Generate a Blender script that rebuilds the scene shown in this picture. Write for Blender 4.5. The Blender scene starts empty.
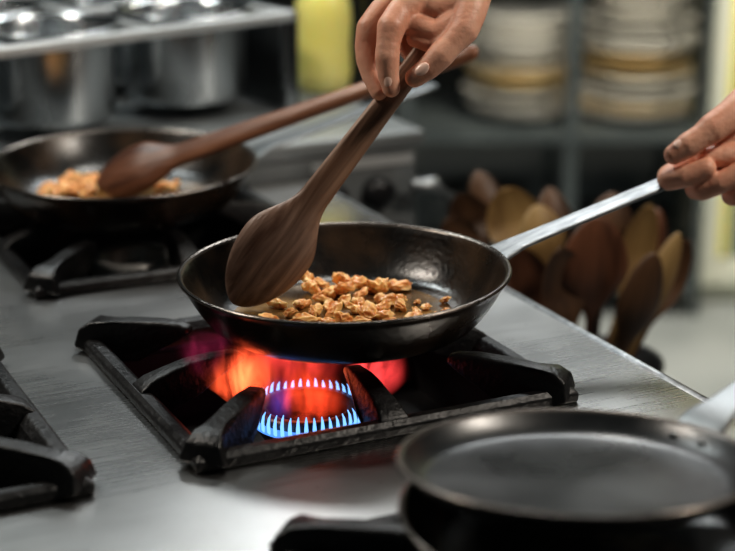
import bpy, bmesh, math, random
from mathutils import Vector, Matrix, noise as mnoise
random.seed(7)
sc = bpy.context.scene
COL = sc.collection
pi = math.pi

# ------------------------------------------------------------------ helpers
def link(o):
    COL.objects.link(o); return o
def tag(o, label=None, category=None, group=None, kind=None):
    if label: o["label"] = label
    if category: o["category"] = category
    if group: o["group"] = group
    if kind: o["kind"] = kind
    return o
def empty(name, M=None):
    e = bpy.data.objects.new(name, None); e.empty_display_size = 0.02
    link(e)
    if M is not None: e.matrix_world = M
    return e
def obj_from_bm(name, bm, mat=None, smooth=True, parent=None, M=None, bevel=0, subsurf=0):
    bmesh.ops.recalc_face_normals(bm, faces=bm.faces)
    me = bpy.data.meshes.new(name); bm.to_mesh(me); bm.free()
    if smooth:
        for p in me.polygons: p.use_smooth = True
    o = bpy.data.objects.new(name, me); link(o)
    if mat: me.materials.append(mat)
    if parent is not None:
        o.parent = parent
        if M is not None: o.matrix_local = M
    elif M is not None: o.matrix_world = M
    if bevel:
        b = o.modifiers.new("bevel", 'BEVEL'); b.width = bevel; b.segments = 3; b.limit_method='ANGLE'
        b.angle_limit = math.radians(40)
    if subsurf:
        s = o.modifiers.new("sub", 'SUBSURF'); s.levels = subsurf; s.render_levels = subsurf
    return o
def bm_box(bm, x0, x1, y0, y1, z0, z1, M=None):
    vs = [bm.verts.new((x, y, z)) for z in (z0, z1) for y in (y0, y1) for x in (x0, x1)]
    for f in ((0,2,3,1),(4,5,7,6),(0,1,5,4),(2,6,7,3),(0,4,6,2),(1,3,7,5)):
        bm.faces.new([vs[i] for i in f])
    if M is not None:
        for v in vs: v.co = M @ v.co
def bm_lathe(bm, prof, seg=96, closed=False):
    rings = []
    for r, z in prof:
        if r < 1e-6: rings.append([bm.verts.new((0,0,z))])
        else: rings.append([bm.verts.new((r*math.cos(2*pi*i/seg), r*math.sin(2*pi*i/seg), z)) for i in range(seg)])
    n = len(rings)
    for k in range(n if closed else n-1):
        a, b = rings[k], rings[(k+1)%n]
        for i in range(seg):
            j = (i+1)%seg
            if len(a)==1 and len(b)==1: continue
            if len(a)==1: bm.faces.new((a[0], b[i], b[j]))
            elif len(b)==1: bm.faces.new((a[i], a[j], b[0]))
            else: bm.faces.new((a[i], a[j], b[j], b[i]))
def bm_loft(bm, rings, cap=True):
    R = [[bm.verts.new(p) for p in r] for r in rings]
    n = len(R[0])
    for a, b in zip(R[:-1], R[1:]):
        for i in range(n):
            j = (i+1)%n
            bm.faces.new((a[i], a[j], b[j], b[i]))
    if cap:
        bm.faces.new(R[0]); bm.faces.new(R[-1])
def tube_rings(pts, rad, seg=12):
    rings = []
    for k, p in enumerate(pts):
        p = Vector(p)
        d = (Vector(pts[min(k+1,len(pts)-1)]) - Vector(pts[max(k-1,0)])).normalized()
        up = Vector((0,0,1)) if abs(d.z) < .9 else Vector((0,1,0))
        x = d.cross(up).normalized(); y = x.cross(d)
        r = rad[k] if isinstance(rad, (list,tuple)) else rad
        rings.append([p + x*r*math.cos(2*pi*i/seg) + y*r*math.sin(2*pi*i/seg) for i in range(seg)])
    return rings
def frame(z, yhint):
    z = Vector(z).normalized(); y = Vector(yhint); y = (y - z*y.dot(z)).normalized(); x = y.cross(z)
    return x, y, z
def mat4(x, y, z, o):
    return Matrix(((x[0],y[0],z[0],o[0]),(x[1],y[1],z[1],o[1]),(x[2],y[2],z[2],o[2]),(0,0,0,1)))

# ------------------------------------------------------------------ materials
def material(name, c1, c2=None, rough=.5, rough2=None, metal=0, scale=20, detail=6, bump=0, bscale=None,
             stretch=(1,1,1), spec=None, sss=0, ramp=(.35,.65), coat=0, trans=0, rimz=None, dist=0, zfade=None):
    m = bpy.data.materials.new(name); m.use_nodes = True
    nt = m.node_tree; N = nt.nodes; L = nt.links
    b = N["Principled BSDF"]
    b.inputs["Metallic"].default_value = metal
    b.inputs["Roughness"].default_value = rough
    if spec is not None: b.inputs["Specular IOR Level"].default_value = spec
    if coat: b.inputs["Coat Weight"].default_value = coat; b.inputs["Coat Roughness"].default_value = .15
    if trans: b.inputs["Transmission Weight"].default_value = trans
    if sss:
        b.inputs["Subsurface Weight"].default_value = sss
        b.inputs["Subsurface Radius"].default_value = (1,.35,.2)
        b.inputs["Subsurface Scale"].default_value = .008
    tc = N.new("ShaderNodeTexCoord"); mp = N.new("ShaderNodeMapping"); mp.inputs["Scale"].default_value = stretch
    L.new(tc.outputs["Object"], mp.inputs["Vector"])
    nz = N.new("ShaderNodeTexNoise"); nz.inputs["Scale"].default_value = scale; nz.inputs["Detail"].default_value = detail
    nz.inputs["Distortion"].default_value = dist
    L.new(mp.outputs["Vector"], nz.inputs["Vector"])
    rp = N.new("ShaderNodeValToRGB")
    rp.color_ramp.elements[0].position = ramp[0]; rp.color_ramp.elements[1].position = ramp[1]
    rp.color_ramp.elements[0].color = (*c1,1); rp.color_ramp.elements[1].color = (*(c2 or c1),1)
    L.new(nz.outputs["Fac"], rp.inputs["Fac"])
    colout = rp.outputs["Color"]
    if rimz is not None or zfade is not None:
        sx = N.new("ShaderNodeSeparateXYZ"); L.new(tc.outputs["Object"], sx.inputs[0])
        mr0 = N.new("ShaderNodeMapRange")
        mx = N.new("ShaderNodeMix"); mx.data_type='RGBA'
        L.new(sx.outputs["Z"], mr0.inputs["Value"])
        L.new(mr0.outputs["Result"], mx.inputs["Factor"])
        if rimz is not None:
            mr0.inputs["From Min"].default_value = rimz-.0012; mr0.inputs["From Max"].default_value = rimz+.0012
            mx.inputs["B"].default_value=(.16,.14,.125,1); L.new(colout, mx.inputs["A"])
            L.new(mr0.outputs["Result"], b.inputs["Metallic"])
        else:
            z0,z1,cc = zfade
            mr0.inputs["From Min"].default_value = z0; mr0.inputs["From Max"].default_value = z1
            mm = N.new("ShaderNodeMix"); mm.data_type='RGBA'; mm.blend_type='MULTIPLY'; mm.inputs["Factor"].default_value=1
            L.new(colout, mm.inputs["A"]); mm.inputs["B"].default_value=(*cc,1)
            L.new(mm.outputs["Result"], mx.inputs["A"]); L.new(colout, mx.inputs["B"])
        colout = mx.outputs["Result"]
    L.new(colout, b.inputs["Base Color"])
    if rough2 is not None:
        n2 = N.new("ShaderNodeTexNoise"); n2.inputs["Scale"].default_value = scale*.6; n2.inputs["Detail"].default_value = 8
        L.new(mp.outputs["Vector"], n2.inputs["Vector"])
        mr = N.new("ShaderNodeMapRange"); mr.inputs["From Min"].default_value=.3; mr.inputs["From Max"].default_value=.7
        mr.inputs["To Min"].default_value = rough; mr.inputs["To Max"].default_value = rough2
        L.new(n2.outputs["Fac"], mr.inputs["Value"]); L.new(mr.outputs["Result"], b.inputs["Roughness"])
    if bump:
        n3 = N.new("ShaderNodeTexNoise"); n3.inputs["Scale"].default_value = bscale or scale*2; n3.inputs["Detail"].default_value = 6
        L.new(mp.outputs["Vector"], n3.inputs["Vector"])
        bp = N.new("ShaderNodeBump"); bp.inputs["Strength"].default_value = bump; bp.inputs["Distance"].default_value = .002
        L.new(n3.outputs["Fac"], bp.inputs["Height"]); L.new(bp.outputs["Normal"], b.inputs["Normal"])
    return m
def emission(name, col, s):
    m = bpy.data.materials.new(name); m.use_nodes = True
    nt = m.node_tree; nt.nodes.clear()
    e = nt.nodes.new("ShaderNodeEmission"); e.inputs[0].default_value = (*col,1); e.inputs[1].default_value = s
    o = nt.nodes.new("ShaderNodeOutputMaterial"); nt.links.new(e.outputs[0], o.inputs[0]); return m

def deck_material():
    m = bpy.data.materials.new("brushed_steel_deck"); m.use_nodes=True
    nt=m.node_tree; N=nt.nodes; L=nt.links; b=N["Principled BSDF"]; b.inputs["Metallic"].default_value=1
    tc=N.new("ShaderNodeTexCoord")
    def noi(scale,detail,stretch=(1,1,1),dist=0):
        mp=N.new("ShaderNodeMapping"); mp.inputs["Scale"].default_value=stretch; L.new(tc.outputs["Object"],mp.inputs["Vector"])
        n=N.new("ShaderNodeTexNoise"); n.inputs["Scale"].default_value=scale; n.inputs["Detail"].default_value=detail; n.inputs["Distortion"].default_value=dist
        L.new(mp.outputs["Vector"],n.inputs["Vector"]); return n.outputs["Fac"]
    def rng_(v,a,b_,c,d):
        r=N.new("ShaderNodeMapRange"); r.inputs["From Min"].default_value=a; r.inputs["From Max"].default_value=b_; r.inputs["To Min"].default_value=c; r.inputs["To Max"].default_value=d
        L.new(v,r.inputs["Value"]); return r.outputs["Result"]
    stain=noi(8,10,dist=.2); brush=noi(9,6,(1,40,1)); big=noi(2.6,4,dist=.3); fleck=noi(150,3)
    rp=N.new("ShaderNodeValToRGB"); rp.color_ramp.elements[0].position=.25; rp.color_ramp.elements[0].color=(.47,.46,.445,1)
    rp.color_ramp.elements[1].position=.72; rp.color_ramp.elements[1].color=(.60,.60,.595,1)
    L.new(stain,rp.inputs["Fac"])
    mx=N.new("ShaderNodeMix"); mx.data_type='RGBA'; mx.blend_type='MULTIPLY'; mx.inputs["Factor"].default_value=1
    L.new(rp.outputs["Color"],mx.inputs["A"])
    fl=rng_(fleck,.24,.31,.5,1.0)
    cmb=N.new("ShaderNodeCombineColor")
    for i in range(3): L.new(fl,cmb.inputs[i])
    L.new(cmb.outputs[0],mx.inputs["B"]); L.new(mx.outputs["Result"],b.inputs["Base Color"])
    r1=rng_(big,.35,.65,.24,.35); r2=rng_(stain,.3,.7,.02,-.02); r3=rng_(brush,.3,.7,-.02,.02)
    a1=N.new("ShaderNodeMath"); L.new(r1,a1.inputs[0]); L.new(r2,a1.inputs[1]); a2=N.new("ShaderNodeMath"); L.new(a1.outputs[0],a2.inputs[0]); L.new(r3,a2.inputs[1])
    L.new(a2.outputs[0],b.inputs["Roughness"])
    bp=N.new("ShaderNodeBump"); bp.inputs["Strength"].default_value=.06; bp.inputs["Distance"].default_value=.001; L.new(noi(60,6),bp.inputs["Height"]); L.new(bp.outputs["Normal"],b.inputs["Normal"])
    return m
M_deck = deck_material()
M_steel = material("stainless_steel", (.48,.50,.51), (.64,.66,.67), rough=.16, rough2=.32, metal=1, scale=10, stretch=(1,1,.2))
M_brush = material("brushed_handle_steel", (.24,.25,.26), (.40,.41,.42), rough=.40, rough2=.55, metal=1, scale=60, stretch=(.2,3,3), bump=.1)
M_bright = material("brightened_rail_steel", (.70,.73,.74), (.82,.85,.86), rough=.35, metal=.55, scale=10)  # colour lightened to stand for overhead light reflecting off the rails
M_steel_dull = material("dull_steel", (.14,.15,.155), (.25,.26,.265), rough=.35, rough2=.5, metal=1, scale=8)
M_panel = material("panel_steel", (.20,.215,.22), (.29,.305,.31), rough=.4, metal=.4, scale=6)
M_shelf = material("shelf_steel", (.085,.10,.105), (.13,.15,.155), rough=.4, metal=.5, scale=6)
M_iron = material("cast_iron", (.003,.003,.0035), (.014,.0135,.014), rough=.26, rough2=.55, scale=30, bump=.6, bscale=180, spec=.5)
M_burn = material("burner_iron", (.03,.028,.026), (.09,.08,.075), rough=.3, rough2=.5, scale=50, metal=.6, bump=.3)
M_burn2 = material("lightened_burner_metal", (.45,.44,.42), (.62,.61,.59), rough=.35, rough2=.5, scale=40, metal=.4, bump=.2)  # burner colour lightened to make up for shade under the pan
M_well = material("black_enamel_well", (.002,.002,.003), (.006,.006,.006), rough=.6, scale=20)
M_pan = material("seasoned_pan_steel", (.006,.005,.004), (.070,.042,.023), rough=.14, rough2=.34, scale=16, bump=.2, bscale=200, spec=.6, rimz=.049, ramp=(.42,.75))
M_grid = material("worn_griddle_steel", (.006,.007,.008), (.026,.028,.030), rough=.2, rough2=.42, metal=.0, scale=14, bump=.15, spec=.8, rimz=.0165)
M_oil = material("browned_cooking_oil", (.045,.023,.008), (.36,.21,.07), rough=.12, rough2=.3, scale=22, detail=8, ramp=(.38,.70), bump=.2, coat=.4)
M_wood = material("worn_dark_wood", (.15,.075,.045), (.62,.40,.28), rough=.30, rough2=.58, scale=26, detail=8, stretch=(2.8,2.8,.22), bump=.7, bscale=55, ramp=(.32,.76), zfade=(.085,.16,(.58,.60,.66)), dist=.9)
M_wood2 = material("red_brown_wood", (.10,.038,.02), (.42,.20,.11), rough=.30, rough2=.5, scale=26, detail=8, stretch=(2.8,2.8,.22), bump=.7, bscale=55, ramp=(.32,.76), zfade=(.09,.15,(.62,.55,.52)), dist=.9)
M_woodl = material("light_beech_wood", (.20,.12,.045), (.36,.24,.10), rough=.55, scale=25, stretch=(2,2,.3))
M_woodd = material("brown_wood", (.045,.022,.012), (.12,.06,.028), rough=.5, scale=25, stretch=(2,2,.3))
M_woodr = material("dull_red_wood", (.07,.028,.014), (.17,.07,.035), rough=.45, scale=25, stretch=(2,2,.3))
M_skin = material("skin", (.68,.32,.21), (.84,.48,.34), rough=.42, rough2=.55, scale=30, detail=5, bump=.4, bscale=190, sss=.12, ramp=(.3,.7))
M_nail = material("fingernail", (.88,.58,.47), (.93,.66,.55), rough=.25, scale=60)
M_chick = material("browned_chicken", (.58,.19,.035), (1.0,.62,.26), rough=.25, rough2=.45, scale=60, detail=4, bump=.4, bscale=150, sss=.2, ramp=(.34,.58), coat=.2)
M_yellow = material("pale_yellow_plastic", (.88,.80,.22), (.94,.86,.34), rough=.35, scale=8, sss=.2)
M_cream = material("cream_paint", (.70,.72,.62), (.78,.78,.66), rough=.5, scale=5)
M_plate = material("cream_ceramic", (.84,.82,.76), (.90,.88,.82), rough=.3, scale=12)
M_plate2 = material("warm_lit_ceramic", (.72,.55,.28), (.80,.64,.36), rough=.3, scale=12)  # warm light on the cream plates put into the colour
M_floor = material("floor_tiles", (.28,.30,.30), (.40,.42,.42), rough=.35, rough2=.6, scale=3)
M_wall = material("dark_wall", (.008,.011,.012), (.015,.02,.022), rough=.6, scale=2)
M_dark = material("black_plastic", (.006,.006,.007), (.014,.014,.016), rough=.4, scale=10)
M_glass = material("greenish_pane", (.2,.24,.2), (.28,.3,.22), rough=.15, scale=3)

# ------------------------------------------------------------------ stove frame of reference
YAW = math.radians(25.6)
O = Vector((-.1342, 1.2146, 0))
UX = Vector((math.cos(YAW), math.sin(YAW), 0)); VX = Vector((-math.sin(YAW), math.cos(YAW), 0))
def S(u, v, z=0): return O + UX*u + VX*v + Vector((0,0,z))
MS = mat4(UX, VX, Vector((0,0,1)), O)

# ------------------------------------------------------------------ room
def structure(name, x0,x1,y0,y1,z0,z1, mat):
    bm = bmesh.new(); bm_box(bm, x0,x1,y0,y1,z0,z1)
    return tag(obj_from_bm(name, bm, mat, smooth=False), kind="structure")
structure("floor", -3,3,-1,6.4,-1.0,-.9, M_floor)
structure("wall_back", -3,3,6.3,6.4,-.9,1.9, M_wall)
structure("wall_right", 2.9,3,-1,6.3,-.9,1.9, M_wall)
structure("wall_left", -3,-2.9,-1,6.3,-.9,1.9, M_wall)

# ------------------------------------------------------------------ gas range
rng = empty("gas_range", MS.copy())
rng.matrix_world = Matrix.Translation((0,0,-.9)) @ MS
tag(rng, "commercial gas range with smudged brushed steel cooktop and open burners", "stove")
D9 = Matrix.Translation((0,0,.9))
us = [-.62,-.424,-.095,.012,.341,.457]; vs_ = [-.62,-.469,-.162,.012,.319,.494,.801,.82]
hole_cells = [(1,3),(3,3),(3,5),(3,1)]
bm = bmesh.new()
grid = [[bm.verts.new((u,v,0)) for v in vs_] for u in us]
for i in range(len(us)-1):
    for j in range(len(vs_)-1):
        if (i,j) in hole_cells: continue
        bm.faces.new((grid[i][j],grid[i+1][j],grid[i+1][j+1],grid[i][j+1]))
bmesh.ops.recalc_face_normals(bm, faces=bm.faces)
cook = obj_from_bm("cooktop", bm, M_deck, smooth=False, parent=rng, M=D9)
so = cook.modifiers.new("s","SOLIDIFY"); so.thickness=.004; so.offset=-1
bv = cook.modifiers.new("b","BEVEL"); bv.width=.0015; bv.segments=2; bv.limit_method='ANGLE'
bm = bmesh.new()
bm_box(bm,.449,.457,-.62,.82,-.9,-.006); bm_box(bm,-.62,-.612,-.62,.82,-.9,-.006)
bm_box(bm,-.611,.448,-.62,-.612,-.9,-.006); bm_box(bm,-.611,.448,.812,.82,-.9,-.006)
obj_from_bm("range_body", bm, M_panel, smooth=False, parent=rng, M=D9)
bm = bmesh.new()
bm_loft(bm, tube_rings([(.457,-.62,-.004),(.457,.82,-.004)], .006, 16))
obj_from_bm("edge_trim", bm, M_brush, parent=rng, M=D9)
for (i,j) in hole_cells:
    x0,x1,y0,y1 = us[i],us[i+1],vs_[j],vs_[j+1]
    bm = bmesh.new()
    t=.003; zb=-.085; zt=-.0045
    bm_box(bm,x0-t,x1+t,y0-t,y1+t,zb-t,zb)
    bm_box(bm,x0-t,x0,y0,y1,zb,zt); bm_box(bm,x1,x1+t,y0,y1,zb,zt)
    bm_box(bm,x0-t,x1+t,y0-t,y0,zb,zt); bm_box(bm,x0-t,x1+t,y1,y1+t,zb,zt)
    obj_from_bm("burner_well", bm, M_well, smooth=False, parent=rng, M=D9)

def flame_material():
    m = bpy.data.materials.new("red_gas_flame"); m.use_nodes = True
    nt = m.node_tree; N = nt.nodes; L = nt.links; N.clear()
    out = N.new("ShaderNodeOutputMaterial"); e = N.new("ShaderNodeEmission")
    tc = N.new("ShaderNodeTexCoord"); mp = N.new("ShaderNodeMapping"); mp.inputs["Scale"].default_value=(1,1,.35)
    L.new(tc.outputs["Object"], mp.inputs["Vector"])
    nz = N.new("ShaderNodeTexNoise"); nz.inputs["Scale"].default_value=42; nz.inputs["Detail"].default_value=2; nz.inputs["Distortion"].default_value=1.2
    L.new(mp.outputs["Vector"], nz.inputs["Vector"])
    mr = N.new("ShaderNodeMapRange"); mr.inputs["From Min"].default_value=.43; mr.inputs["From Max"].default_value=.65
    mr.inputs["To Min"].default_value=.03; mr.inputs["To Max"].default_value=3.1
    L.new(nz.outputs["Fac"], mr.inputs["Value"])
    lobes=[((-.062,.000,.080),.038,(60,7.5,2.6)),
           ((-.088,.018,.106),.032,(6,.5,1.6)),
           ((.050,-.040,.084),.034,(32,2.6,2.6)),
           ((.0,.0,.052),.040,(34,2.8,.9)),
           ((.01,.070,.100),.045,(3,.2,1.0)),
           ((-.015,-.010,.110),.058,(15,1.2,1.0)),
           ((-.045,-.035,.070),.026,(.6,.5,4))]
    acc=None
    for c,r,col in lobes:
        d=N.new("ShaderNodeVectorMath"); d.operation='DISTANCE'; d.inputs[1].default_value=c
        L.new(tc.outputs["Object"], d.inputs[0])
        f=N.new("ShaderNodeMapRange"); f.interpolation_type='SMOOTHERSTEP'
        f.inputs["From Min"].default_value=0; f.inputs["From Max"].default_value=r
        f.inputs["To Min"].default_value=1; f.inputs["To Max"].default_value=0
        L.new(d.outputs["Value"], f.inputs["Value"])
        s=N.new("ShaderNodeVectorMath"); s.operation='SCALE'; s.inputs[0].default_value=col
        L.new(f.outputs["Result"], s.inputs["Scale"])
        if acc is None: acc=s.outputs[0]
        else:
            a=N.new("ShaderNodeVectorMath"); a.operation='ADD'; L.new(acc,a.inputs[0]); L.new(s.outputs[0],a.inputs[1]); acc=a.outputs[0]
    L.new(acc, e.inputs["Color"]); L.new(mr.outputs["Result"], e.inputs["Strength"])
    L.new(e.outputs[0], out.inputs["Volume"]); return m
M_flame = flame_material()
M_blue = emission("blue_gas_flame", (.20,.46,1.0), 1.55)
M_bluelow = emission("blue_flame_base", (.10,.30,.9), 1.2)

def burner(cu, cv, lit, zb=-.070, mb=None):
    mb = mb or M_burn
    b = bpy.data.objects.new("burner", None); link(b); b.parent = rng
    b.matrix_local = Matrix.Translation((cu,cv,.9+zb)); b.empty_display_size=.02
    bm = bmesh.new()
    bm_lathe(bm, [(.016,-.011),(.030,-.011),(.040,.015),(.0465,.026),(.048,.040),(.0455,.045),(.038,.045),(.034,.040),(.034,.026),(.016,.006)], 72, closed=True)
    obj_from_bm("burner_ring", bm, mb, parent=b, M=Matrix())
    bm = bmesh.new()
    bm_lathe(bm, [(0,.008),(.016,.008),(.019,.016),(.017,.028),(.010,.033),(0,.034)], 48)
    obj_from_bm("burner_cap", bm, mb, parent=b, M=Matrix())
    bm = bmesh.new()
    for k in range(4):
        R = Matrix.Rotation(k*pi/2+.4,4,'Z'); bm_box(bm,.014,.036,-.002,.002,.010,.026,R)
    obj_from_bm("burner_spoke", bm, M_burn, smooth=False, parent=b, M=Matrix())
    if lit:
        bm = bmesh.new(); n = 44
        for k in range(n):
            a = 2*pi*k/n; c, s_ = math.cos(a), math.sin(a)
            h = .0165 + .003*random.random()
            rings=[]
            for r,z,w,t in ((.0485,.031,.0014,.0009),(.0507,.034,.0019,.0012),(.0515,.034+h*.45,.0018,.0012),(.0503,.034+h*.8,.0012,.0009),(.0480,.034+h,.0004,.0003)):
                p=Vector((r*c,r*s_,z)); T=Vector((-s_,c,0)); Rr=Vector((c,s_,0))
                rings.append([p+T*w*math.cos(q*pi/5)+Rr*t*math.sin(q*pi/5) for q in range(10)])
            bm_loft(bm, rings)
        obj_from_bm("blue_flame", bm, M_blue, parent=b, M=Matrix())
        bm = bmesh.new()
        bm_lathe(bm, [(.0487,.0300),(.0500,.0305),(.0508,.0345),(.0500,.0385),(.0487,.038)], 96, closed=True)
        obj_from_bm("flame_base", bm, M_bluelow, parent=b, M=Matrix())
        bm = bmesh.new()
        bm_lathe(bm, [(0,.036),(.033,.036),(.046,.047),(.075,.060),(.105,.085),(.125,.110),(.107,.1165),(0,.1165)], 64)
        obj_from_bm("red_flame", bm, M_flame, parent=b, M=Matrix())
    return b
burner(.157,.143,True,-.065)
burner(.143,.600,False,-.046,M_burn2)
burner(.1765,-.315,False)
burner(-.26,.1655,False)

# ------------------------------------------------------------------ grates
def grate(cu, cv, label):
    e = empty("burner_grate", MS @ Matrix.Translation((cu,cv,0.0002)))
    tag(e, label, "grate", group="cast iron burner grates")
    a, b = .1765, .1655
    bm = bmesh.new()
    prof=[(0,0.0),(-.001,.009),(.004,.013),(.013,.013),(.020,.006),(.026,-.006),(.026,-.012),(.0135,-.012),(.0135,0.0)]
    rings=[]
    for sx,sy in ((1,1),(-1,1),(-1,-1),(1,-1)):
        rings.append([Vector((sx*(a-d),sy*(b-d),z)) for d,z in prof])
    R=[[bm.verts.new(p) for p in r] for r in rings]
    n=len(prof)
    for k in range(4):
        A,B=R[k],R[(k+1)%4]
        for i in range(n):
            j=(i+1)%n; bm.faces.new((A[i],A[j],B[j],B[i]))
    obj_from_bm("grate_frame", bm, M_iron, smooth=False, parent=e, M=Matrix(), bevel=.002)
    for k in range(8):
        ang = k*pi/4
        corner = k%2==1
        if not corner:
            ro = (a if k%4==0 else b)-.003; ri=.070
            P=[(ro,.006),(ro-.002,.014),(ro-.012,.021),(ro-.03,.027),(ro-.05,.032),(ri+.030,.034),(ri+.010,.034),(ri+.002,.031),(ri+.002,.026),(ri+.014,.021),(ri+.030,.014),(ri+.046,.004),(ro-.025,-.010),(ro-.010,-.008)]
        else:
            ang = math.atan2(b,a) if k==1 else math.atan2(b,-a) if k==3 else math.atan2(-b,-a) if k==5 else math.atan2(-b,a)
            ro = math.hypot(a,b)-.006; ri=.122
            P=[(ro,.006),(ro-.003,.022),(ro-.014,.029),(ro-.032,.030),(ro-.055,.033),(ri+.030,.035),(ri+.010,.034),(ri+.002,.031),(ri+.002,.025),(ri+.013,.018),(ri+.030,.009),(ri+.050,-.004),(ro-.030,-.008)]
        bm=bmesh.new()
        m=(.0095,.0155)
        def tw(r,z):
            w=m[0] if z>.027 else (m[1] if z<.008 else m[0]+(m[1]-m[0])*(.027-z)/.019)
            k2=max(0,min(1,(r-ri)/.05)); return w*(.70+.30*k2)*(1.4 if (corner and r>ro-.03) else 1)
        A=[bm.verts.new((r, tw(r,z),z)) for r,z in P]
        B=[bm.verts.new((r,-tw(r,z),z)) for r,z in P]
        bm.faces.new(A); bm.faces.new(B[::-1])
        for i in range(len(P)):
            j=(i+1)%len(P); bm.faces.new((A[i],B[i],B[j],A[j]))
        obj_from_bm("grate_finger", bm, M_iron, smooth=True, parent=e, M=Matrix.Rotation(ang,4,'Z'), bevel=.0040)
    return e
grate(.1765,.1655,"black cast iron grate around the lit gas burner")
grate(.1765,.648,"black cast iron grate under the second frying pan")
grate(.1765,-.315,"black cast iron grate under stacked pans")
grate(-.083-.1765,.1655,"black cast iron grate with nothing on it")

# ------------------------------------------------------------------ pans
def pan_profile(R, rb, h, t=.0028):
    out=[(0,0),(rb*.6,0),(rb-.006,0)]
    n=10
    for i in range(n+1):
        s=i/n
        r=rb+(R-rb)*(s**.75); z=h*(s**1.25)
        out.append((r,z))
    rim=[(R+.0022,h+.0004),(R+.0030,h+.0018),(R+.0018,h+.0034),(R-.0008,h+.0034)]
    inn=[]
    for i in range(n,-1,-1):
        s=i/n
        r=rb+(R-rb)*(s**.75)-t; z=h*(s**1.25)+t*.9*(1-s)+.001*s
        inn.append((r,z))
    return out+rim+inn+[(rb*.6,t),(0,t)]
def flat_handle(path, widths, thick, seg=16):
    rings=[]
    for k,p in enumerate(path):
        p=Vector(p); d=(Vector(path[min(k+1,len(path)-1)])-Vector(path[max(k-1,0)])).normalized()
        y=Vector((0,1,0)); n=d.cross(y).normalized()
        w=widths[k]/2; t=thick[k]/2
        ring=[]
        for i in range(seg):
            a=2*pi*i/seg; c,s_=math.cos(a),math.sin(a)
            ring.append(p+y*w*math.copysign(abs(c)**.3,c)+n*t*math.copysign(abs(s_)**.4,s_))
        rings.append(ring)
    return rings
def pan(name, loc, az, R, rb, h, label, mat, handle=.30, rise=.27, tilt_axis=None, tilt=0, hmat=None, group=None):
    M = Matrix.Translation(loc)
    if tilt_axis is not None: M = M @ Matrix.Rotation(tilt,4,Vector(tilt_axis))
    M = M @ Matrix.Rotation(az,4,'Z')
    e = empty(name, M); tag(e, label, "pan", group=group)
    bm=bmesh.new(); bm_lathe(bm, pan_profile(R,rb,h), 128)
    obj_from_bm("pan_body", bm, mat, parent=e, M=Matrix())
    if handle:
        L=handle
        z0=h*.62
        path=[(R-.012,0,z0-.012),(R-.004,0,z0+.002),(R+.012,0,z0+.014),(R+.03,0,z0+.02)]
        w=[.048,.046,.038,.029]; t=[.004,.0045,.0045,.0045]
        for i in range(1,11):
            s=i/10; path.append((R+.03+L*s,0,z0+.02+L*rise*s)); w.append(.027-.004*math.sin(s*pi*.6)+.006*s*s); t.append(.0045)
        bm=bmesh.new(); bm_loft(bm, flat_handle(path,w,t,24))
        obj_from_bm("pan_handle", bm, hmat or M_brush, parent=e, M=Matrix())
        for yy in (-.013,.013):
            bm=bmesh.new(); bmesh.ops.create_uvsphere(bm,u_segments=16,v_segments=8,radius=.0042)
            obj_from_bm("rivet", bm, hmat or M_brush, parent=e, M=Matrix.Translation((R-.0095,yy,z0-.001))@Matrix.Diagonal((.5,1,1,1)))
    return e
AZ=math.radians(24.5)
pan("frying_pan",(-.020,1.4346,.0515),AZ,.1465,.108,.0475,"black frying pan with steel handle held over the lit burner",M_pan,handle=.27,rise=.24,
    tilt_axis=(math.sin(AZ),-math.cos(AZ),0),tilt=math.radians(.8),group="black frying pans")
pan("frying_pan",(-.284,1.896,.0375),math.radians(25),.1545,.114,.0475,"black frying pan with steel handle on the unlit burner",M_pan,handle=.22,rise=.24,
    tilt_axis=(1,0,0),tilt=math.radians(1.5),group="black frying pans",hmat=M_steel_dull)
pan("shallow_pan",(.150,1.012,.0355),AZ,.127,.102,.030,"black shallow pan on the grate beneath another pan",M_grid,handle=0)
pan("flat_pan",(.1395,1.026,.0800),math.radians(38),.1185,.100,.0145,"worn dark grey flat pan stacked on another pan",M_grid,handle=.2,rise=.36,
    tilt_axis=(1,0,0),tilt=math.radians(-6.6),hmat=M_steel_dull)
def oil(loc,r,seedv,label):
    bm=bmesh.new(); c=bm.verts.new((0,0,.0006)); ring=[]
    n=72
    for i in range(n):
        a=2*pi*i/n
        rr=r*(1+.05*mnoise.noise(Vector((math.cos(a)*1.6+seedv,math.sin(a)*1.6,0))))
        ring.append(bm.verts.new((rr*math.cos(a),rr*math.sin(a),0)))
    for i in range(n): bm.faces.new((c,ring[i],ring[(i+1)%n]))
    o=obj_from_bm("cooking_oil",bm,M_oil,M=Matrix.Translation(loc)); return tag(o,label,"oil",kind="stuff")
oil((-.020,1.4346,.0562),.101,0,"thin browned oil film across the pan bottom")
oil((-.284,1.896,.0436),.100,5,"thin browned oil film in the pan on the unlit burner")

# ------------------------------------------------------------------ chicken
def chunk_mesh(k):
    bm=bmesh.new(); bmesh.ops.create_icosphere(bm,subdivisions=4,radius=1)
    off=Vector((k*3.1,k*1.7,k*.9)); bend=random.uniform(-.9,.9)
    lx=random.uniform(.0080,.0150); ly=random.uniform(.0050,.0085); lz=random.uniform(.0042,.0058)
    for v in bm.verts:
        n=v.co.normalized()
        d=1+.46*mnoise.noise(n*1.5+off)+.20*mnoise.noise(n*2.8+off)
        d=max(.5,d)
        v.co=Vector((n.x*lx*d,n.y*ly*d+bend*(n.x*n.x)*.008,n.z*lz*d+.003*mnoise.noise(n*2+off*2)))
    bmesh.ops.recalc_face_normals(bm,faces=bm.faces)
    me=bpy.data.meshes.new("chicken_piece"); bm.to_mesh(me); bm.free()
    for p in me.polygons: p.use_smooth=True
    me.materials.append(M_chick); return me
CM=[chunk_mesh(k) for k in range(18)]
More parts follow.
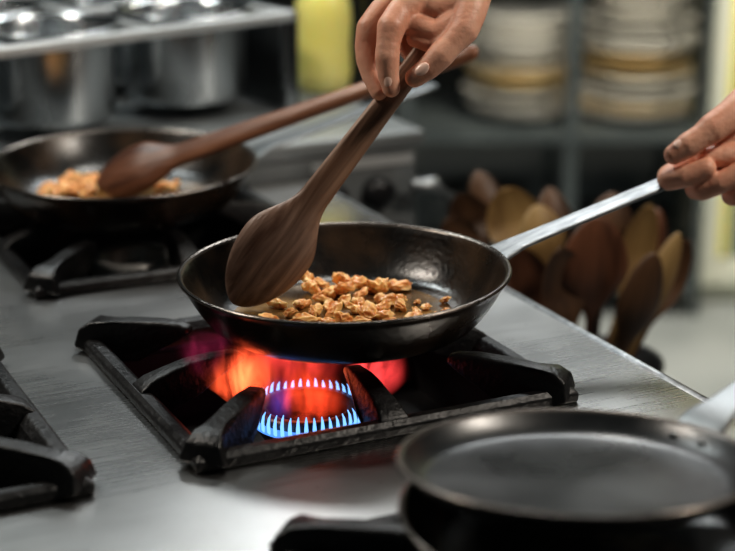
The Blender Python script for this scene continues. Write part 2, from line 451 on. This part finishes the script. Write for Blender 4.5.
def chunk(x,y,z,s,grp,lab):
    o=bpy.data.objects.new("chicken_piece",random.choice(CM)); link(o)
    o.location=(x,y,z); o.rotation_euler=(random.uniform(-.5,.5),random.uniform(-.45,.45),random.uniform(0,2*pi)); o.scale=(s,s,s)
    tag(o,lab,"chicken",group=grp)
lab="small browned piece of fried chicken in the pan"
pts=[]
def tryadd(x,y,z,s,mind):
    for p in pts:
        if (Vector(p[:3])-Vector((x,y,z))).length<mind: return False
    pts.append((x,y,z,s)); return True
cnt=0
while cnt<30:
    a=random.gauss(0,1); b=random.gauss(0,1)
    x=-.038+.027*a; y=1.462+.027*b-.1*(x+.028)
    if not(-.088<x<.032 and 1.398<y<1.526): continue
    if math.hypot(x+.02,y-1.4346)>.096: continue
    if x<-.055 and y>1.462: continue
    if tryadd(x,y,.0610,random.uniform(.65,1.05),.0155): cnt+=1
cnt=0;g=0
while cnt<6 and g<4000:
    g+=1
    x=random.gauss(-.030,.012); y=random.gauss(1.490,.010)
    if tryadd(x,y,.0685,random.uniform(.8,1.0),.0145): cnt+=1
g=0
while g<46:
    g+=1
    x=random.uniform(.0,.088); y=random.uniform(1.432,1.490)-.12*x
    if math.hypot(x+.02,y-1.4346)>.1: continue
    tryadd(x,y,.0590,random.uniform(.35,.8),.0140)
for p in pts: chunk(*p,"fried chicken pieces in the pan over the flame",lab)
pts=[]; cnt=0
while cnt<20:
    x=random.gauss(-.356,.022); y=random.gauss(1.925,.018)
    if math.hypot(x+.284,y-1.896)>.1: continue
    if tryadd(x,y,.050+.02*(y-1.896),random.uniform(.75,1.05),.0135): cnt+=1
for q in ((-.335,1.963),(-.328,1.955),(-.243,1.927),(-.232,1.921),(-.227,1.937),(-.31,1.85)): pts.append((q[0],q[1],.0505,.8))
for p in pts: chunk(*p,"fried chicken pieces in the pan on the unlit burner","small browned piece of fried chicken in the second pan")

# ------------------------------------------------------------------ wooden spoons
def spoon(name,tip,top,backdir,bl,bw,hw,ht,mat,label,group=None,bd=.020,taper=.28):
    tip=Vector(tip); top=Vector(top); L=(top-tip).length
    x,y,z=frame(top-tip,-Vector(backdir))
    M=mat4(x,y,z,tip)
    rings=[]; N=28
    zs=[bl*.5*(1-math.cos(pi*i/26)) for i in range(27)]
    zs+= [bl+ (L-bl)*i/24 for i in range(1,25)]
    for q in zs:
        if q<bl:
            s=q/bl
            w=bw*max(.02,(math.sin(pi*min(1,s**.9*.93)))**.6) if s>0 else bw*.04
            if s>.55:
                k=(s-.55)/.45; k=k*k*(3-2*k); w=w*(1-k)+hw*k
                w=max(w,hw*k)
            B=bd*max(.1,math.sin(pi*min(1,s*.9+.03)))**.7
            k=max(0,min(1,(s-.45)/.55)); k=k*k*(3-2*k)
            B=B*(1-k)+ht*k
            F=-(B-.0045)*(1-k)+ht*k
            if s<.03: F=-B*.4
        else:
            s=(q-bl)/(L-bl)
            w=hw*(1-taper*math.sin(pi*min(1,s*1.1)*.55))
            B=ht; F=ht
            if s>.97: w*=.8; B*=.7; F*=.7
        ring=[]
        for i in range(N):
            a=2*pi*i/N; c,s_=math.cos(a),math.sin(a)
            ring.append(Vector((w*c,(F if s_>0 else B)*s_,q)))
        rings.append(ring)
    bm=bmesh.new(); bm_loft(bm,rings)
    o=obj_from_bm(name,bm,mat,M=M,subsurf=1)
    return tag(o,label,"spoon",group=group)
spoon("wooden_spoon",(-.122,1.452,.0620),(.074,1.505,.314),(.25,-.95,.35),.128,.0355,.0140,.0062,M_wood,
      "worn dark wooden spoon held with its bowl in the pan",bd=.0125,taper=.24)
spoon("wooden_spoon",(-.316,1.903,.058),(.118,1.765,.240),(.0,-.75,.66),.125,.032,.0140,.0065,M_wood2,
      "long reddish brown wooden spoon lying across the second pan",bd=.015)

# ------------------------------------------------------------------ hands
CP=math.radians(17.6)
def hand(name,origin,scale,chains,nails,label):
    bm=bmesh.new()
    for ch in chains:
        P=[(Vector((p[0],p[1],p[2]))*scale,p[3]*scale) for p in ch]
        for k,(c,r) in enumerate(P):
            bmesh.ops.create_icosphere(bm,subdivisions=3,radius=r,matrix=Matrix.Translation(c))
            if k:
                c0,r0=P[k-1]; d=c-c0
                if d.length<1e-5: continue
                q=Vector((0,0,1)).rotation_difference(d).to_matrix().to_4x4()
                bmesh.ops.create_cone(bm,cap_ends=True,segments=24,radius1=r0,radius2=r,depth=d.length,matrix=Matrix.Translation((c+c0)/2)@q)
    me=bpy.data.meshes.new(name); bm.to_mesh(me); bm.free()
    tmp=bpy.data.objects.new("tmp_hand",me); link(tmp)
    r=tmp.modifiers.new("r","REMESH"); r.mode='VOXEL'; r.voxel_size=.0013
    s=tmp.modifiers.new("s","SMOOTH"); s.factor=.5; s.iterations=5
    dg=bpy.context.evaluated_depsgraph_get(); dg.update()
    m2=bpy.data.meshes.new_from_object(tmp.evaluated_get(dg))
    bpy.data.objects.remove(tmp)
    for p in m2.polygons: p.use_smooth=True
    m2.materials.clear(); m2.materials.append(M_skin)
    M=Matrix.Translation(origin)@Matrix.Rotation(-CP,4,'X')
    o=bpy.data.objects.new(name,m2); link(o); o.matrix_world=M
    tag(o,label,"hand")
    for pos,d,nrm,w,l in nails:
        pos=Vector(pos)*scale; x,y,z=frame(d,nrm)
        b=bmesh.new(); bmesh.ops.create_uvsphere(b,u_segments=20,v_segments=12,radius=1)
        for v in b.verts:
            v.co=Vector((v.co.x*w,v.co.y*.0013-(v.co.x**2)*w*.30,v.co.z*l))
        obj_from_bm("fingernail",b,M_nail,parent=o,M=mat4(x,y,z,pos+y*.0006))
    return o
def P1(u,v,d,r): return (u-410,d,75-v,r)
ch=[
 # index: bent at the middle knuckle, tip pressing the handle
 [P1(418,-4,2,17),P1(400,14,-9,14),P1(391,30,-17,14.4),P1(388,46,-19,12),P1(387,60,-19,12.6),P1(388,76,-16,11.0),P1(391,90,-13,9.2)],
 # middle: bent further outwards, closing behind the handle
 [P1(404,-10,22,15),P1(382,8,20,13.4),P1(370,26,18,14),P1(366,43,17,11.6),P1(368,58,15,12.2),P1(372,74,12,10.8),P1(379,91,6,9.2)],
 [P1(410,-12,42,14),P1(392,14,44,12.4),P1(384,32,42,12.6),P1(388,58,36,10.8),P1(403,74,28,9.2)],
 [P1(424,-14,60,12.5),P1(408,8,64,11),P1(404,24,62,10.8),P1(410,44,54,9.5),P1(421,56,46,8.4)],
 [P1(478,-50,20,24),P1(473,-10,2,21),P1(469,14,-10,17),P1(463,32,-17,15.4),P1(449,48,-20,12.8),P1(440,58,-21,13.6),P1(428,70,-19,12),P1(414,80,-16,9.8)],
 [P1(468,-66,16,24),P1(418,-4,6,17)],
 [P1(466,-68,28,24),P1(404,-10,22,17)],
 [P1(470,-70,42,24),P1(410,-11,41,15)],
 [P1(474,-70,54,22),P1(424,-14,59,13.5)],
 [P1(462,-24,10,22),P1(432,-10,12,20)],
 [P1(462,2,2,19),P1(440,8,2,17),P1(416,6,6,16)],
 [P1(456,24,-8,15),P1(436,34,-8,12),P1(412,26,-6,12)],
 [P1(450,38,-12,12),P1(432,46,-8,9),P1(414,40,-6,8)],
 [P1(444,12,18,18),P1(424,14,30,16),P1(414,14,46,13)],
 [P1(476,-76,22,27),P1(506,-125,24,27),P1(590,-290,30,40)],
 [P1(478,-80,46,24),P1(510,-125,46,26),P1(594,-290,50,40)],
]
hand("hand",(.0379,1.484,.267),.000892,ch,
     [((421-410,-20-10.0,75-73),(-.76,.15,-.60),(.12,-.95,.28),.0052,.0072),
      ((390-410-3,-15-8.4,75-83),(.1,.15,-.98),(-.35,-.9,.2),.0043,.0060)],
     "person's bare hand gripping a wooden spoon handle from above")
def P2(u,v,d,r): return (u-677,d,172-v,r)
ch=[
 [P2(845,92,16,26),P2(790,92,2,22),P2(748,108,-10,18),P2(731,121,-16,15.4),P2(712,135,-20,15.2),P2(701,143,-21,12.6),P2(689,151,-20,13.0),P2(675,160,-17,10.2)],
 [P2(762,128,30,16),P2(725,146,34,13.5),P2(696,168,24,12.6),P2(675,180,8,12),P2(672,184,-5,11.4),P2(686,182,-15,11.2),P2(706,174,-20,10.6)],
 [P2(770,146,32,16),P2(740,170,34,13.5),P2(722,182,24,12.6),P2(702,192,6,12),P2(705,194,-9,11.4),P2(721,188,-18,11.2),P2(741,177,-21,10.6)],
 [P2(782,158,30,15),P2(764,184,32,13),P2(752,192,24,12),P2(738,199,6,11.2),P2(742,200,-12,10.8),P2(760,188,-20,10.2)],
 [P2(796,168,26,13),P2(782,192,26,11.5),P2(774,198,18,11),P2(768,202,2,10),P2(778,200,-14,9.6),P2(792,188,-18,9)],
 [P2(850,110,22,26),P2(764,130,28,17)],
 [P2(852,122,24,26),P2(772,148,30,17)],
 [P2(856,134,24,24),P2(784,160,28,16)],
 [P2(858,144,22,22),P2(797,170,25,14)],
 [P2(800,120,4,24),P2(775,135,4,22),P2(752,138,6,20),P2(732,146,6,16),P2(712,158,4,12)],
 [P2(755,156,-4,14),P2(730,160,-6,12),P2(710,162,-6,10.5)],
 [P2(865,112,16,29),P2(930,95,20,29),P2(1130,60,40,42)],
 [P2(865,132,20,27),P2(930,120,24,28),P2(1130,90,40,42)],
]
ox=(672-367.5)/1682*1.62
hand("hand",(ox,1.572,.160),.000963,ch,
     [((681-677-2.0,-18-9.0,172-155+5.5),(-.85,.1,-.5),(-.2,-.85,.5),.0050,.0068)],
     "person's bare hand gripping the steel pan handle")

# ------------------------------------------------------------------ back counter, bain marie
bc=empty("back_counter", Matrix.Translation((0,0,-.9))@MS)
tag(bc,"steel kitchen counter unit standing behind the range","counter")
bm=bmesh.new(); bm_box(bm,-.62,.62,.83,1.52,.0,.925)
obj_from_bm("counter_body",bm,M_panel,smooth=False,parent=bc,M=Matrix(),bevel=.004)
bm=bmesh.new(); bm_box(bm,-.63,.63,.824,1.53,.926,.95)
obj_from_bm("counter_top",bm,M_panel,smooth=False,parent=bc,M=Matrix(),bevel=.006)
for u_,z_ in ((.49,.87),(.56,.87),(.525,.79),(.59,.80)):
    bm=bmesh.new(); bm_lathe(bm,[(0,0),(.022,0),(.02,.02),(.012,.024),(0,.024)],32)
    obj_from_bm("control_knob",bm,M_dark,parent=bc,M=Matrix.Translation((u_,.8295,z_))@Matrix.Rotation(pi/2,4,'X'))
bm=bmesh.new(); bm_loft(bm,tube_rings([(.66,.80,.2),(.66,.80,.80),(.655,.80,.86),(.63,.80,.88),(.60,.80,.88)],.010,12))
obj_from_bm("gas_pipe",bm,M_brush,parent=bc,M=Matrix())
bm=bmesh.new(); bm_box(bm,.465,.615,.8285,.8297,.905,.918)
obj_from_bm("control_strip",bm,M_bright,smooth=False,parent=bc,M=Matrix())

Q=Vector((-.45,2.05,.0)); da=math.atan2(.30,.35)
MB=Matrix.Translation((Q.x,Q.y,.0505))@Matrix.Rotation(da,4,'Z')
bmr=empty("bain_marie_rack",MB); tag(bmr,"open stainless steel rack holding round bain-marie pots","rack")
H=.142; s0,s1,d1=-.20,.46,.42
bm=bmesh.new()
for x0,x1,y0,y1 in ((s0,s1,0,.016),(s0,s1,d1-.016,d1),(s0,s1,.202,.212)): bm_box(bm,x0,x1,y0,y1,H-.014,H)
for x0 in (s0,.012,.230,s1-.010): bm_box(bm,x0,x0+.010,.0161,.2019,H-.013,H-.001); bm_box(bm,x0,x0+.010,.2121,d1-.0161,H-.013,H-.001)
obj_from_bm("top_rail",bm,M_bright,smooth=False,parent=bmr,M=Matrix(),bevel=.003)
for x in (s0,s1-.016):
    for y in (0,d1-.016):
        bm=bmesh.new(); bm_box(bm,x,x+.016,y,y+.016,0,H-.0141)
        obj_from_bm("rack_leg",bm,M_steel,smooth=False,parent=bmr,M=Matrix(),bevel=.002)
bm=bmesh.new(); bm_box(bm,s1+.0002,s1+.004,0,d1,0,H)
obj_from_bm("end_panel",bm,M_steel_dull,smooth=False,parent=bmr,M=Matrix())
potprof=[(0,0),(.076,0),(.083,.004),(.085,.012),(.087,.118),(.088,.122),(.097,.124),(.098,.126),(.096,.1275),(.087,.126),(.0855,.118),(.0835,.014),(.079,.004),(0,.002)]
bm=bmesh.new(); bm_lathe(bm,potprof,72)
first=obj_from_bm("steel_pot",bm,M_steel)
k=0
for sx in (-.090,.127,.345):
    for dy in (.108,.310):
        o=first if k==0 else first.copy()
        if k: link(o)
        o.matrix_world=MB@Matrix.Translation((sx,dy,.0185))
        tag(o,"round stainless steel pot sunk into the steel rack","pot",group="bain-marie pots"); k+=1
def lathe_thing(name,loc,parts,label,cat):
    e=empty(name,Matrix.Translation(loc)); tag(e,label,cat)
    for pn,prof,mt in parts:
        bm=bmesh.new(); bm_lathe(bm,prof,48); obj_from_bm(pn,bm,mt,parent=e,M=Matrix())
    return e
lathe_thing("oil_bottle",(-.066,2.50,.0505),[("bottle_body",[(0,0),(.032,0),(.040,.008),(.043,.03),(.041,.07),(.043,.105),(.041,.13),(.034,.150),(.020,.166),(.016,.19),(0,.191)],M_yellow),
            ("bottle_cap",[(0,.1915),(.018,.1915),(.018,.22),(0,.222)],M_dark)],"yellow plastic cooking oil bottle on the steel counter","bottle")
lathe_thing("pepper_mill",(.01,2.52,.0505),[("mill_body",[(0,0),(.028,0),(.028,.05),(.02,.1),(.026,.18),(.024,.22),(0,.24)],M_dark),
            ("mill_knob",[(0,.2405),(.01,.2405),(.012,.255),(0,.265)],M_steel)],"tall black pepper mill beside the oil bottle","mill")

# ------------------------------------------------------------------ utensil holder with spoons
st=empty("side_table",Matrix.Translation((0,0,-.9))@MS); tag(st,"low steel side table against the range","table")
bm=bmesh.new(); bm_box(bm,.475,.85,.30,.66,.52,.545); obj_from_bm("table_top",bm,M_steel_dull,smooth=False,parent=st,M=Matrix(),bevel=.003)
for x in (.48,.825):
    for y in (.305,.635):
        bm=bmesh.new(); bm_box(bm,x,x+.02,y,y+.02,0,.5199); obj_from_bm("table_leg",bm,M_steel_dull,smooth=False,parent=st,M=Matrix())
uh=(.272,1.955,-.3545)
bm=bmesh.new(); bm_lathe(bm,[(0,0),(.070,0),(.075,.004),(.092,.17),(.095,.172),(.094,.176),(.088,.174),(.072,.006),(0,.005)],64)
o=obj_from_bm("utensil_holder",bm,M_dark,M=Matrix.Translation(uh)); tag(o,"black round holder full of wooden spoons on the side table","holder")
SP=[
 ((.115,2.06,.005),(.02,.01),.085,.029,M_woodd),
 ((.098,2.00,-.010),(.03,-.02),.08,.026,M_woodd),
 ((.172,2.03,.022),(.01,.02),.100,.037,M_woodl),
 ((.140,2.10,.025),(.0,.03),.09,.024,M_woodd),
 ((.205,1.98,.012),(.01,-.01),.09,.030,M_woodl),
 ((.230,2.06,.014),(.0,.03),.10,.026,M_woodd),
 ((.268,1.90,.020),(.0,-.02),.14,.044,M_woodr),
 ((.305,2.02,.018),(-.01,.02),.10,.032,M_woodd),
 ((.345,1.98,.014),(-.01,.0),.14,.024,M_woodl),
 ((.372,1.93,-.008),(-.02,-.02),.15,.019,M_woodl),
 ((.392,1.97,-.028),(-.02,.02),.13,.022,M_woodd),
 ((.335,1.88,-.018),(-.01,-.03),.14,.026,M_woodd),
 ((.225,1.88,-.013),(.01,-.03),.12,.032,M_woodd),
 ((.180,1.93,-.028),(.03,.0),.11,.028,M_woodr),
 ((.365,2.04,-.008),(-.03,.03),.11,.028,M_woodr),
]
for top,b,bl,bw,mt in SP:
    base=Vector((uh[0]+b[0]*.7,uh[1]+b[1]*.7,uh[2]+.012))
    lbl={M_woodl:"pale beech wooden spoon standing in the holder",M_woodd:"brown wooden spoon standing in the holder",M_woodr:"dark reddish wooden spoon standing in the holder"}[mt]
    spoon("wooden_spoon",top,base,(random.uniform(-.3,.3),.9,-.2) if random.random()<.6 else (.2,-.9,.2),bl,bw,.007,.004,mt,lbl,group="wooden spoons in the holder",bd=.014)

# ------------------------------------------------------------------ shelving unit with plates
SY=4.45
sh=empty("shelving_unit",Matrix.Translation((.50,SY,-.9))); tag(sh,"steel post shelving unit stacked with plates","shelf")
for x in (-.40,.02,.34):
    for y in (-.24,.22):
        if x==.34 and y<0: continue
        bm=bmesh.new(); bm_box(bm,x-.016,x+.016,y-.016,y+.016,0,1.7)
        obj_from_bm("shelf_post",bm,M_shelf,smooth=False,parent=sh,M=Matrix())
bm=bmesh.new(); bm_box(bm,.352,.372,-.24,-.22,0,1.7)
obj_from_bm("shelf_post",bm,M_shelf,smooth=False,parent=sh,M=Matrix())
for z in (.10,.50,1.05,1.6):
    bm=bmesh.new(); bm_box(bm,-.43,.36,-.26,.24,z-.025,z)
    obj_from_bm("shelf_board",bm,M_shelf,smooth=False,parent=sh,M=Matrix())
bm=bmesh.new(); bm_lathe(bm,[(0,0),(.07,0),(.080,.005),(.146,.026),(.150,.029),(.146,.030),(.078,.010),(0,.006)],48)
pl=obj_from_bm("plate",bm,M_plate)
me2=pl.data.copy(); me2.materials.clear(); me2.materials.append(M_plate2)
k=0
for sx,dy,n,yl in ((.405,-.045,12,(3,4)),(.712,-.045,13,(1,5,6))):
    z=-.3995
    for i in range(n):
        o=pl if k==0 else pl.copy()
        if k: link(o)
        yel = (i in yl)
        if yel: o.data=me2
        s=random.choice((1.0,1.0,.93,.97))
        o.location=(sx+random.uniform(-.006,.006),SY+dy+random.uniform(-.005,.005),z)
        o.scale=(s,s,1); z+=random.choice((.016,.020,.036))
        tag(o,("warm-light-tinted cream" if yel else "cream")+" ceramic plate stacked on the steel shelf","plate",group="plates stacked on the shelf"); k+=1
lathe_thing("stock_pot",(.30,SY-.04,-.7995),[("pot_body",[(0,0),(.12,0),(.125,.01),(.125,.2),(.13,.203),(.12,.2),(.118,.01),(0,.008)],M_steel_dull)],"dull steel stock pot on the lower shelf","pot")
lathe_thing("stock_pot",(.69,SY-.04,-.7995),[("pot_body",[(0,0),(.13,0),(.135,.01),(.135,.13),(.14,.133),(.13,.13),(.128,.01),(0,.008)],M_dark)],"low black stock pot on the lower shelf","pot")

# ------------------------------------------------------------------ glazed cabinet
gc=empty("glass_door_cabinet",Matrix.Translation((.885,4.30,-.9))); tag(gc,"white framed cabinet with greenish glass door","cabinet")
bm=bmesh.new(); bm_box(bm,.02,.7,.05,.5,0,2.1); obj_from_bm("cabinet_body",bm,M_cream,smooth=False,parent=gc,M=Matrix())
dr=bpy.data.objects.new("cabinet_door",None); link(dr); dr.parent=gc
bm=bmesh.new()
bm_box(bm,0,.05,0,.045,.06,2.1); bm_box(bm,.65,.7,0,.045,.06,2.1); bm_box(bm,.0501,.6499,0,.045,.06,.13); bm_box(bm,.0501,.6499,0,.045,2.04,2.1)
obj_from_bm("door_frame",bm,M_cream,smooth=False,parent=dr,M=Matrix(),bevel=.003)
bm=bmesh.new(); bm_box(bm,.0505,.6495,.015,.025,.1305,2.0395); obj_from_bm("glass_pane",bm,M_glass,smooth=False,parent=dr,M=Matrix())
bm=bmesh.new(); bm_box(bm,.052,.072,.0,.0145,.14,2.03); obj_from_bm("door_seal",bm,M_yellow,smooth=False,parent=dr,M=Matrix())

# ------------------------------------------------------------------ lights
def area(loc,target,size,power,col,sy=None):
    l=bpy.data.lights.new("lamp",'AREA'); l.energy=power; l.size=size; l.color=col
    if sy: l.shape='RECTANGLE'; l.size_y=sy
    o=bpy.data.objects.new("unseen_area_light",l); link(o); o.location=loc  # unseen light without fixture; no ceiling is modelled
    o.rotation_euler=(Vector(target)-Vector(loc)).to_track_quat('-Z','Y').to_euler()
    return o
area((.3,3.4,1.75),(0,1.5,0),1.2,22,(.95,.99,1.0),.3)
area((-1.2,1.6,1.5),(0,1.5,0),.30,13,(1.0,.91,.80))
area((1.2,1.2,1.4),(.15,1.6,.15),.25,16,(1.0,.91,.80))
area((-.9,2.5,1.5),(-.4,2.2,.2),.30,8,(.92,1.0,1.0))  # added light, brightens the rack and its pots
area((.6,3.3,1.2),(.65,4.5,-.2),.5,38,(1.0,.93,.78))  # added light in front of the shelf, brightens the plates
area((.1,2.0,1.3),(-.05,2.5,.15),.2,5,(1.0,.98,.92))  # small added light just for the yellow bottle
pl_=bpy.data.lights.new("flame_light",'POINT'); pl_.energy=.10; pl_.color=(1,.18,.06); pl_.shadow_soft_size=.03
po=bpy.data.objects.new("flame_light",pl_); link(po); po.location=S(.157,.145,.012)
w=bpy.data.worlds.new("World"); sc.world=w; w.use_nodes=True
w.node_tree.nodes["Background"].inputs[0].default_value=(.45,.78,.88,1); w.node_tree.nodes["Background"].inputs[1].default_value=.025

# ------------------------------------------------------------------ camera
cd=bpy.data.cameras.new("Camera"); cam=bpy.data.objects.new("Camera",cd); link(cam)
cam.location=(0,0,.55); cam.rotation_euler=(pi/2-CP,0,0)
cd.sensor_width=36; cd.lens=1682/735*36; cd.clip_start=.05
cd.dof.use_dof=True; cd.dof.focus_distance=1.47; cd.dof.aperture_fstop=3.2
sc.camera=cam
sc.view_settings.view_transform='Standard'
try: sc.view_settings.look='Medium High Contrast'
except Exception as ex: print(ex)
